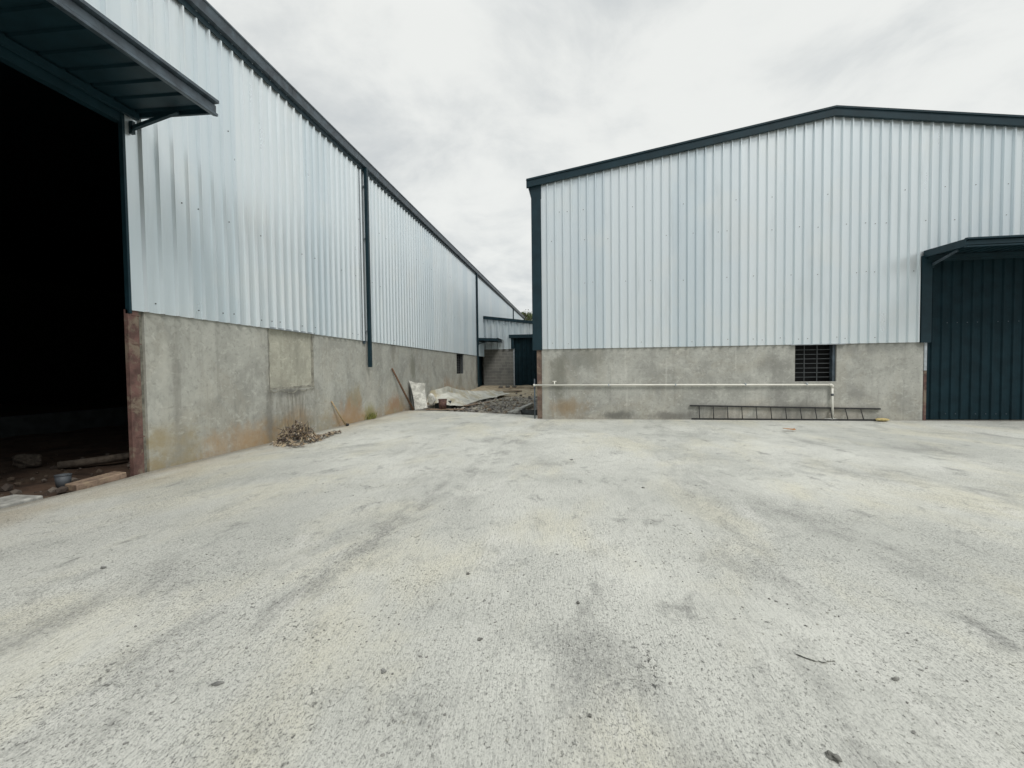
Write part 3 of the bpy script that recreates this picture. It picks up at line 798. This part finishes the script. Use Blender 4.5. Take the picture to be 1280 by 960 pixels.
# ------------------------------------------------------------------ clutter at the mouth of the alley
def loft(ctrl, nu, nv, amp=0.0, freq=3.0, seed=0, straight=False):
    """Catmull-Rom surface through a grid of control points, plus crumple"""
    def cr(p, t):
        n_ = len(p)-1; x = min(max(t*n_, 0), n_-1e-6); i = int(x); f = x-i
        if straight: return p[i].lerp(p[i+1], f)
        a, b, c, d = p[max(i-1, 0)], p[i], p[i+1], p[min(i+2, n_)]
        return .5*((2*b)+(c-a)*f+(2*a-5*b+4*c-d)*f*f+(3*b-a-3*c+d)*f**3)
    rows = [[Vector(q) for q in r] for r in ctrl]; mb = MB()
    for j in range(nv+1):
        for i in range(nu+1):
            p = cr([cr(r, i/nu) for r in rows], j/nv)
            q = Vector((i/nu*freq*1.1+.7*j/nv, j/nv*freq*2.4, seed))
            fold = .8-3*abs(mnoise.noise(q)); fold2 = .7-2*abs(mnoise.noise(q*2.3+Vector((5, 1, 0))))
            mb.v.append(tuple(p+Vector((.3*fold2, .3*fold, fold*.8+fold2*.5))*amp))
    for j in range(nv):
        for i in range(nu):
            a = j*(nu+1)+i; mb.f.append((a, a+1, a+nu+2, a+nu+1))
    return mb
tp_ = loft([[(-5.98, 16.85, .24), (-5.45, 16.75, .22), (-5.08, 16.8, .13), (-4.55, 17.2, .06), (-4.40, 19.0, .16), (-3.9, 20.8, .22), (-3.5, 22.6, .28)],
            [(-5.97, 16.95, .42), (-5.5, 16.95, .38), (-5.15, 17.05, .36), (-4.75, 17.6, .24), (-4.55, 19.2, .22), (-4.15, 20.9, .22), (-3.8, 22.8, .28)],
            [(-5.96, 17.1, .55), (-5.6, 17.3, .50), (-5.38, 17.8, .58), (-4.95, 18.8, .44), (-4.7, 20.3, .37), (-4.35, 21.6, .36), (-4.0, 23.2, .36)],
            [(-5.97, 17.2, .58), (-5.68, 17.5, .50), (-5.45, 17.95, .56), (-5.12, 18.9, .38), (-4.87, 20.4, .30), (-4.5, 21.8, .30), (-4.25, 23.5, .32)],
            [(-5.95, 17.25, .67), (-5.7, 17.6, .75), (-5.44, 18.0, .83), (-5.3, 19.4, .62), (-5.1, 20.9, .48), (-4.85, 22.2, .43), (-4.6, 23.7, .38)],
            [(-6.3, 18.3, .25), (-6.2, 18.9, .25), (-6.1, 19.5, .25), (-5.9, 20.8, .25), (-5.7, 22, .28), (-5.4, 23.2, .3), (-5.1, 24.3, .33)]], 96, 70, .022, 5.0, 3, True)
o = tp_.build('tarpaulin', 'tarp'); o.modifiers.new('t', 'SOLIDIFY').thickness = .012
tag(recentre(o), 'crumpled off-white tarpaulin spread over low mounds beside the left wall', 'tarpaulin')
bx = MB().box(-5.68, -5.02, 16.95, 17.6, -.12, .30).build('shade_box', 'shadefill', bevel=.02)  # dark box standing in for the shaded hollow under the tarpaulin
tag(recentre(bx), 'low dark box standing in for the shaded hollow under the front edge of the tarpaulin', 'shade_box')

st_ = thing('cement_sheet', 'mottled grey-white sheet propped upright between the brown pole and the tarpaulin', 'sheet', (-6.0, 16.3, 0))
f_ = loft([[(-6.20, 16.12, .0), (-5.98, 16.16, .02), (-5.73, 16.25, .08)],
           [(-6.26, 16.18, .38), (-6.04, 16.24, .38), (-5.82, 16.36, .42)],
           [(-6.36, 16.26, .76), (-6.12, 16.32, .74), (-5.90, 16.46, .72)],
           [(-6.50, 16.34, 1.12), (-6.22, 16.36, 1.04), (-5.88, 16.48, 1.02)]], 24, 34, .022, 6.0, 2)
o = f_.build('front_sheet', 'sheetcem', st_, smooth=True); o.modifiers.new('t', 'SOLIDIFY').thickness = .015
b_ = MB(); b_.v += [(-6.21, 16.15, .0), (-6.51, 16.37, 1.09), (-6.52, 16.60, .80), (-6.40, 16.75, .0), (-6.30, 16.9, 0)]
b_.f += [(0, 1, 2, 3)]
o = b_.build('back_fold', 'shadefill', st_); o.modifiers.new('t', 'SOLIDIFY').thickness = .012  # shadow side of the sheet, its shade put into the dark colour
cr_ = MB().rock((-5.62, 16.42, .42), .17, (.8, .8, 1.25), .5, 3, 8).build('crumpled_sack', 'sheetcem', smooth=True)
tag(cr_, 'small crumpled grey sack wedged between upright sheet and tarpaulin', 'sack')

bk = thing('bucket', 'rusty red-brown bucket standing on the plank in front of the tarpaulin', 'bucket', (-5.12, 16.22, .05))
MB().lathe((-5.12, 16.22, .05), [(.0, .0), (.135, .0), (.165, .36), (.155, .36), (.127, .02), (0, .02)], 24).build('bucket_body', 'bucketrust', bk, smooth=True)
MB().tube([(-5.12+.168*math.cos(a*math.pi/12), 16.22+.168*math.sin(a*math.pi/12), .41) for a in range(25)], .009, 6).build('rim', 'bucketrust', bk, smooth=True)
MB().tube([(-5.12+.165*math.cos(a*math.pi/10), 16.22-.165*math.sin(a*math.pi/10)*.55, .405-.13*math.sin(a*math.pi/10)) for a in range(11)], .005, 6).build('bucket_handle', 'ironblack', bk, smooth=True)
pk = MB().box(-5.75, -4.3, 16.06, 16.30, .012, .045).build('plank', 'wood', bevel=.006)
pk.rotation_euler = (0, 0, 0)
tag(recentre(pk), 'flat pale plank lying under the rusty bucket at the slab edge', 'plank')
o = MB().bar((-4.5, 17.2, .08), (-3.3, 19.6, .17), .22, .03).build('plank', 'wood')
tag(recentre(o), 'grey-brown plank lying on the rubble to the right of the tarpaulin', 'plank')

gv = MB(); rnd = random.Random(21)
for k in range(1500):
    if k < 1150:
        x, y = rnd.uniform(-5.0, -1.35), 15.3+abs(rnd.gauss(0, 3.0))
    else:
        x, y = rnd.gauss(-3.2, .9), rnd.gauss(18.2, 1.4)
    edge = 16.05-(x+6.5)*.35 if x < -1.9 else 14.7
    if y < edge-.1 or y > 29 or x > -1.15 or x < -6.4: continue
    r = min(.10, .014+.028*rnd.expovariate(1.1))
    gv.rock((x, y, alley_z(x, y)+r*.25), r, (1, rnd.uniform(.6, 1), rnd.uniform(.5, .9)), .4, 1, k*.13, rnd.uniform(0, 6))
tag(gv.build('gravel', 'gravel', fix=False), 'dark broken gravel and rubble strewn over the alley mouth', 'gravel', None, 'stuff')
o = MB().bar((-2.35, 15.1, -.02), (-1.85, 17.6, .10), .17, .13).build('concrete_beam', 'rubble', bevel=.02)
tag(recentre(o), 'pale concrete beam lying slantwise over the rubble near the right corner', 'concrete beam')
o = MB().rock((-2.05, 14.95, .03), .20, (.9, .7, .8), .35, 3, 5, .4).build('concrete_lump', 'rubble')
tag(recentre(o), 'pale broken concrete lump at the slab edge beside the dark trough', 'rubble')
tro = MB(); nseg = 12
for e in (0, 1):
    for s_, rr_ in ((0, .27), (1, .245)):
        for k in range(nseg+1):
            w = math.pi*(1+k/nseg)
            tro.v.append((-1.58+rr_*math.cos(w)*1.3+.02*e, 14.72+1.0*e, .15+rr_*math.sin(w)))
N1 = nseg+1
def id_(e, s_, k): return (e*2+s_)*N1+k
for k in range(nseg):
    tro.f += [(id_(0, 0, k), id_(0, 0, k+1), id_(1, 0, k+1), id_(1, 0, k)), (id_(0, 1, k), id_(1, 1, k), id_(1, 1, k+1), id_(0, 1, k+1)),
              (id_(0, 0, k), id_(0, 1, k), id_(0, 1, k+1), id_(0, 0, k+1)), (id_(1, 0, k), id_(1, 0, k+1), id_(1, 1, k+1), id_(1, 1, k))]
for e in (0,):
    tro.f.append(tuple(id_(0, 0, k) for k in range(N1)))
tro.f += [(id_(0, 0, 0), id_(1, 0, 0), id_(1, 1, 0), id_(0, 1, 0)), (id_(0, 0, nseg), id_(0, 1, nseg), id_(1, 1, nseg), id_(1, 0, nseg))]
tag(recentre(tro.build('trough', 'trough')), 'dark half-round metal trough lying at the corner of the right warehouse', 'trough')
o = MB().tube([(-1.31, YF+.02, -.1), (-1.31, YF+.02, 1.22)], .022, 10).build('steel_post', 'gutter', smooth=True)
tag(recentre(o), 'short grey steel post standing at the left end of the water pipe', 'post')
for k, (x0, y0, x1, y1, w, lab) in enumerate([(-5.3, 24.5, -3.2, 25.2, .35, 'pale flat board lying on the sand nearer the tarpaulin tail'), (-4.9, 27.0, -2.6, 27.3, .30, 'pale flat board lying on the sand before the shed door')]):
    o = MB().bar((x0, y0, alley_z(x0, y0)+.06), (x1, y1, alley_z(x1, y1)+.06), w, .03).build('board', 'wood')
    tag(recentre(o), lab, 'board')
for x, lab in ((-4.95, 'dark lump leftmost of a row of three on the sand before the shed'), (-4.5, 'dark lump in the middle of a row of three before the shed'), (-4.05, 'dark lump rightmost of a row of three on the sand before the shed')):
    o = MB().rock((x, 28.1, alley_z(x, 28.1)+.05), .13, (1.2, .8, .7), .4, 2, x).build('rock', 'stonedark')
    tag(recentre(o), lab, 'rock', 'dark lumps before the shed')

# ------------------------------------------------------------------ inside the open doorway
o = MB().bar((-6.83, 4.98, -.03), (-6.72, 5.56, .02), .26, .09).build('plank', 'wood', bevel=.01)
tag(recentre(o), 'thick pale brown plank on the sill of the open black doorway', 'plank')
pa = thing('pail', 'small blue-grey pail on the dirt just inside the open doorway', 'pail', (-7.25, 5.2, -.1))
MB().lathe((-7.25, 5.2, -.1), [(0, 0), (.075, 0), (.09, .19), (.082, .19), (.07, .012), (0, .012)], 20).build('pail_body', 'greyplastic', pa, smooth=True)
MB().tube([(-7.25+.091*math.cos(a*math.pi/10), 5.2+.091*math.sin(a*math.pi/10), .085) for a in range(21)], .006, 6).build('rim', 'greyplastic', pa, smooth=True)
o = MB().box(-7.05, -6.60, 4.1, 4.52, -.12, .01).build('concrete_slab', 'rubble', bevel=.02)
tag(recentre(o), 'pale concrete slab piece at the left photo edge of the doorway sill', 'concrete slab')
o = MB().tube([(-8.75, 6.2, -.03), (-8.4, 6.7, -.02), (-8.2, 7.3, -.01)], [.06, .07, .06], 10).build('log', 'dimrock', smooth=True)
tag(recentre(o), 'grey-brown log lying on the dark dirt floor inside the doorway', 'log')
o = MB().rock((-9.7, 6.45, -.03), .16, (1.2, .8, .7), .7, 3, 13).build('rock', 'dimrock')
tag(recentre(o), 'brown-grey rock on the dirt floor deep inside the doorway', 'rock')
dg = MB(); rnd = random.Random(31)
for k in range(260):
    x, y = -6.6-abs(rnd.gauss(0, 1.8)), rnd.uniform(2.5, 7.5)
    r = .012+.03*rnd.expovariate(1.4); dg.rock((x, y, -.10+r*.3), min(r, .09), (1, .8, .6), .4, 1, k*.37, k)
M['darkrubble'] = mat_islands('soil_stained_stones', [(.10, .075, .055), (.07, .055, .045), (.14, .12, .10)], .95)
tag(dg.build('floor_rubble', 'darkrubble', fix=False), 'small stones scattered over the dirt floor inside the doorway', 'rubble', None, 'stuff')

# ------------------------------------------------------------------ loose stones and chips on the yard
stones = [
    (.955, 1.80, .021, (1.35, .8, .6), 'dark jagged stone in the bottom right foreground, largest on the near concrete', 'stonedark', -1.0),
    (1.20, 2.43, .055, (1.2, .8, .16), 'flat pale flake of concrete lifting from the slab, right foreground', 'yard', -.3),
    (1.49, 2.30, .014, (1.2, .7, .5), 'small dark stone on the grey stain right of the lifted flake', 'stonedark', .4),
    (-.81, 3.11, .012, (1.1, .9, .8), 'small dark pebble in the middle foreground, one of a close pair', 'stonedark', .2),
    (-.01, 2.80, .011, (1, 1, .9), 'round dark pebble alone near the centre of the concrete', 'stonedark', 0),
    (.04, 1.88, .009, (1, .8, .8), 'dark pebble at the bottom centre of the foreground', 'stonedark', .8),
    (-1.73, 1.84, .015, (1.6, .7, .5), 'lumpy stone on a dark patch in the left foreground', 'stone', .3),
    (-3.65, 2.86, .016, (1.1, .9, .7), 'lone stone on pale concrete at the far left foreground', 'stone', .1),
    (-.97, 2.03, .012, (1.2, .9, .7), 'small grey stone between left patch and bottom centre', 'stone', .5),
    (.80, 5.66, .016, (1.3, .8, .5), 'dark chip in the middle distance right of centre', 'stonedark', .2),
    (-.55, 2.35, .011, (1.3, .9, .6), 'dark stone in the cracked stain just left of centre foreground', 'stonedark', .7),
    (-.11, 7.30, .02, (1.4, .9, .5), 'grey chip lying mid yard in line with the alley', 'stone', .2)]
for k, (x, y, r, sq, lab, mt, ro) in enumerate(stones):
    o = MB().rock((x, y, r*sq[2]*.6), r, sq, .75, 3, k*1.7+.3, ro).build('stone', mt)
    tag(recentre(o), lab, 'stone', 'loose stones on the yard')
ch = MB(); rnd = random.Random(5)
cent = [(-1.1, 2.2), (-2.4, 2.9), (-1.9, 2.3), (-.5, 2.4), (1.55, 2.4), (1.9, 2.15), (-1.4, 4.2), (.4, 3.6), (.9, 4.2), (-2.8, 5.4), (1.2, 2.9), (-2.2, 1.9)]
for k in range(2000):
    if k < 1500:
        c_ = cent[k % len(cent)]; x, y = rnd.gauss(c_[0], .28), rnd.gauss(c_[1], .35)
    else:
        y = 1.2+rnd.random()**1.7*10; x = rnd.uniform(-1, 1)*(1.2*y+.8)
    if x < -6.3 or y > 13: continue
    r = .0018+.0022*rnd.expovariate(1.2); r = min(r, .009)
    ch.rock((x, y, r*.2), r, (1.2, rnd.uniform(.5, 1), rnd.uniform(.35, .7)), .9, 1, k*.31, rnd.uniform(0, 6))
tag(ch.build('concrete_chips', 'chips', fix=False), 'fine concrete crumbs and grit scattered over the yard', 'grit', None, 'stuff')

# ------------------------------------------------------------------ tree beyond the long warehouse
tc = Vector((-6.7, 62.0, 0))
te = thing('tree', 'pale green tree peeping over the shed roof beyond the long warehouse', 'tree', tuple(tc))
tb = MB(); rnd = random.Random(9)
tb.tube([tc+Vector((0, 0, -.3)), tc+Vector((.1, 0, 3)), tc+Vector((.0, .2, 6))], [.28, .22, .15], 9)
for k in range(7):
    a = k*.9; tb.tube([tc+Vector((.05, .1, 4.5+k*.3)), tc+Vector((1.0*math.cos(a), 1.0*math.sin(a), 6.4+k*.35)), tc+Vector((1.7*math.cos(a), 1.7*math.sin(a), 7.5+k*.35))], [.09, .06, .02], 6)
tb.build('trunk', 'bark', te, smooth=True)
cw = MB()
clumps = [(tc+Vector((rnd.gauss(0, 1.0), rnd.gauss(0, 1.0), 8.2+rnd.gauss(0, .9))), rnd.uniform(.4, .8)) for _ in range(26)]
for k in range(5200):
    c_, r_ = clumps[k % 26]
    dv = Vector((rnd.gauss(0, 1), rnd.gauss(0, 1), rnd.gauss(0, .8))).normalized()*r_*rnd.random()**.4
    leaf_mesh(cw, c_+dv, rnd.uniform(.14, .26), rnd.uniform(.07, .12), rnd.uniform(0, 6.28), rnd.uniform(-1, 1), .3, rnd.uniform(-1, 1))
cw.build('crown', 'foliage', te, fix=False)

# ------------------------------------------------------------------ sky and light
W = D.worlds.new('World'); SC.world = W; W.use_nodes = True
nt = NT(W.node_tree)
bg = W.node_tree.nodes['Background']
SUN_EL, SUN_AZ = rad(50), rad(138)          # azimuth clockwise from +y
sky = nt.add('ShaderNodeTexSky', None, sky_type='NISHITA')
sky.sun_disc = False; sky.sun_elevation = SUN_EL; sky.sun_rotation = SUN_AZ
sky.air_density = 1.0; sky.dust_density = 2.0
dirv = nt.add('ShaderNodeTexCoord').outputs['Generated']
sp_ = nt.add('ShaderNodeSeparateXYZ', {0: dirv})
zc = nt.math('ADD', nt.math('MAXIMUM', sp_.outputs[2], 0.0), .22)
uv = nt.add('ShaderNodeCombineXYZ', {0: nt.math('DIVIDE', sp_.outputs[0], zc), 1: nt.math('DIVIDE', sp_.outputs[1], zc), 2: 0.0}).outputs[0]
n1 = nt.noise(nt.scale(uv, 1, .8, 1, (1.7, 9.4, 0)), .85, 7, .55, .5)
n2 = nt.noise(nt.scale(uv, 1, 1, 1, (12.4, 1.7, 0)), 2.6, 8, .6, .4)
cl_ = nt.math('ADD', nt.math('MULTIPLY', n1, .68), nt.math('MULTIPLY', n2, .32))
cf = nt.ramp(cl_, .39, .57)
cloud = nt.mix(cf, (5.75, 6.05, 6.12), (8.35, 8.48, 8.22))
# an overcast sky is brightest overhead
zen = nt.ramp(sp_.outputs[2], .60, .95)
cloud = nt.mix(zen, cloud, (14.0, 14.2, 14.2))
hor = nt.math('SUBTRACT', 1.0, nt.ramp(sp_.outputs[2], -.05, .22))
cloud = nt.mix(nt.math('MULTIPLY', hor, .5), cloud, (8.2, 8.25, 8.2))
# unseen low sky behind the camera, darkened so the ribs reflect darker
low = nt.math('MULTIPLY', nt.ramp(sp_.outputs[1], .05, -.55), nt.ramp(sp_.outputs[2], .55, .1))
cloud = nt.mix(nt.math('MULTIPLY', low, .45), cloud, (2.6, 2.9, 3.2))
full = nt.mix(.93, sky.outputs[0], cloud)
W.node_tree.links.new(full, bg.inputs['Color'])
bg.inputs['Strength'].default_value = .1

sl = D.lights.new('sun', 'SUN'); sl.energy = 1.5; sl.angle = rad(18); sl.color = (1.0, .965, .92)
so = D.objects.new('sun', sl); COL.objects.link(so)
to_sun = Vector((math.sin(SUN_AZ)*math.cos(SUN_EL), math.cos(SUN_AZ)*math.cos(SUN_EL), math.sin(SUN_EL)))
so.rotation_euler = to_sun.to_track_quat('Z', 'Y').to_euler(); so.location = to_sun*50

# ------------------------------------------------------------------ camera
cam = D.cameras.new('camera'); co_ = D.objects.new('camera', cam); COL.objects.link(co_)
r = Vector((0.98894589, 0.14778693, -0.01204338)); u = Vector((0.00718388, 0.03337161, 0.99941719)); f = Vector((-0.14810271, 0.98845605, -0.03194104))
mt = Matrix((r, u, -f)).transposed().to_4x4(); mt.translation = Vector((0, 0, 1.5))
co_.matrix_world = mt
cam.sensor_fit = 'HORIZONTAL'; cam.sensor_width = 36; cam.lens = 550.22/1280*36
cam.clip_start = .05; cam.clip_end = 2000
SC.camera = co_
SC.view_settings.view_transform = 'Standard'; SC.view_settings.look = 'None'
SC.view_settings.exposure = 0.10; SC.view_settings.gamma = 1.0; SC.view_settings.use_curve_mapping = False
SC.render.resolution_x, SC.render.resolution_y = 1024, 768
SC.cycles.max_bounces = 8
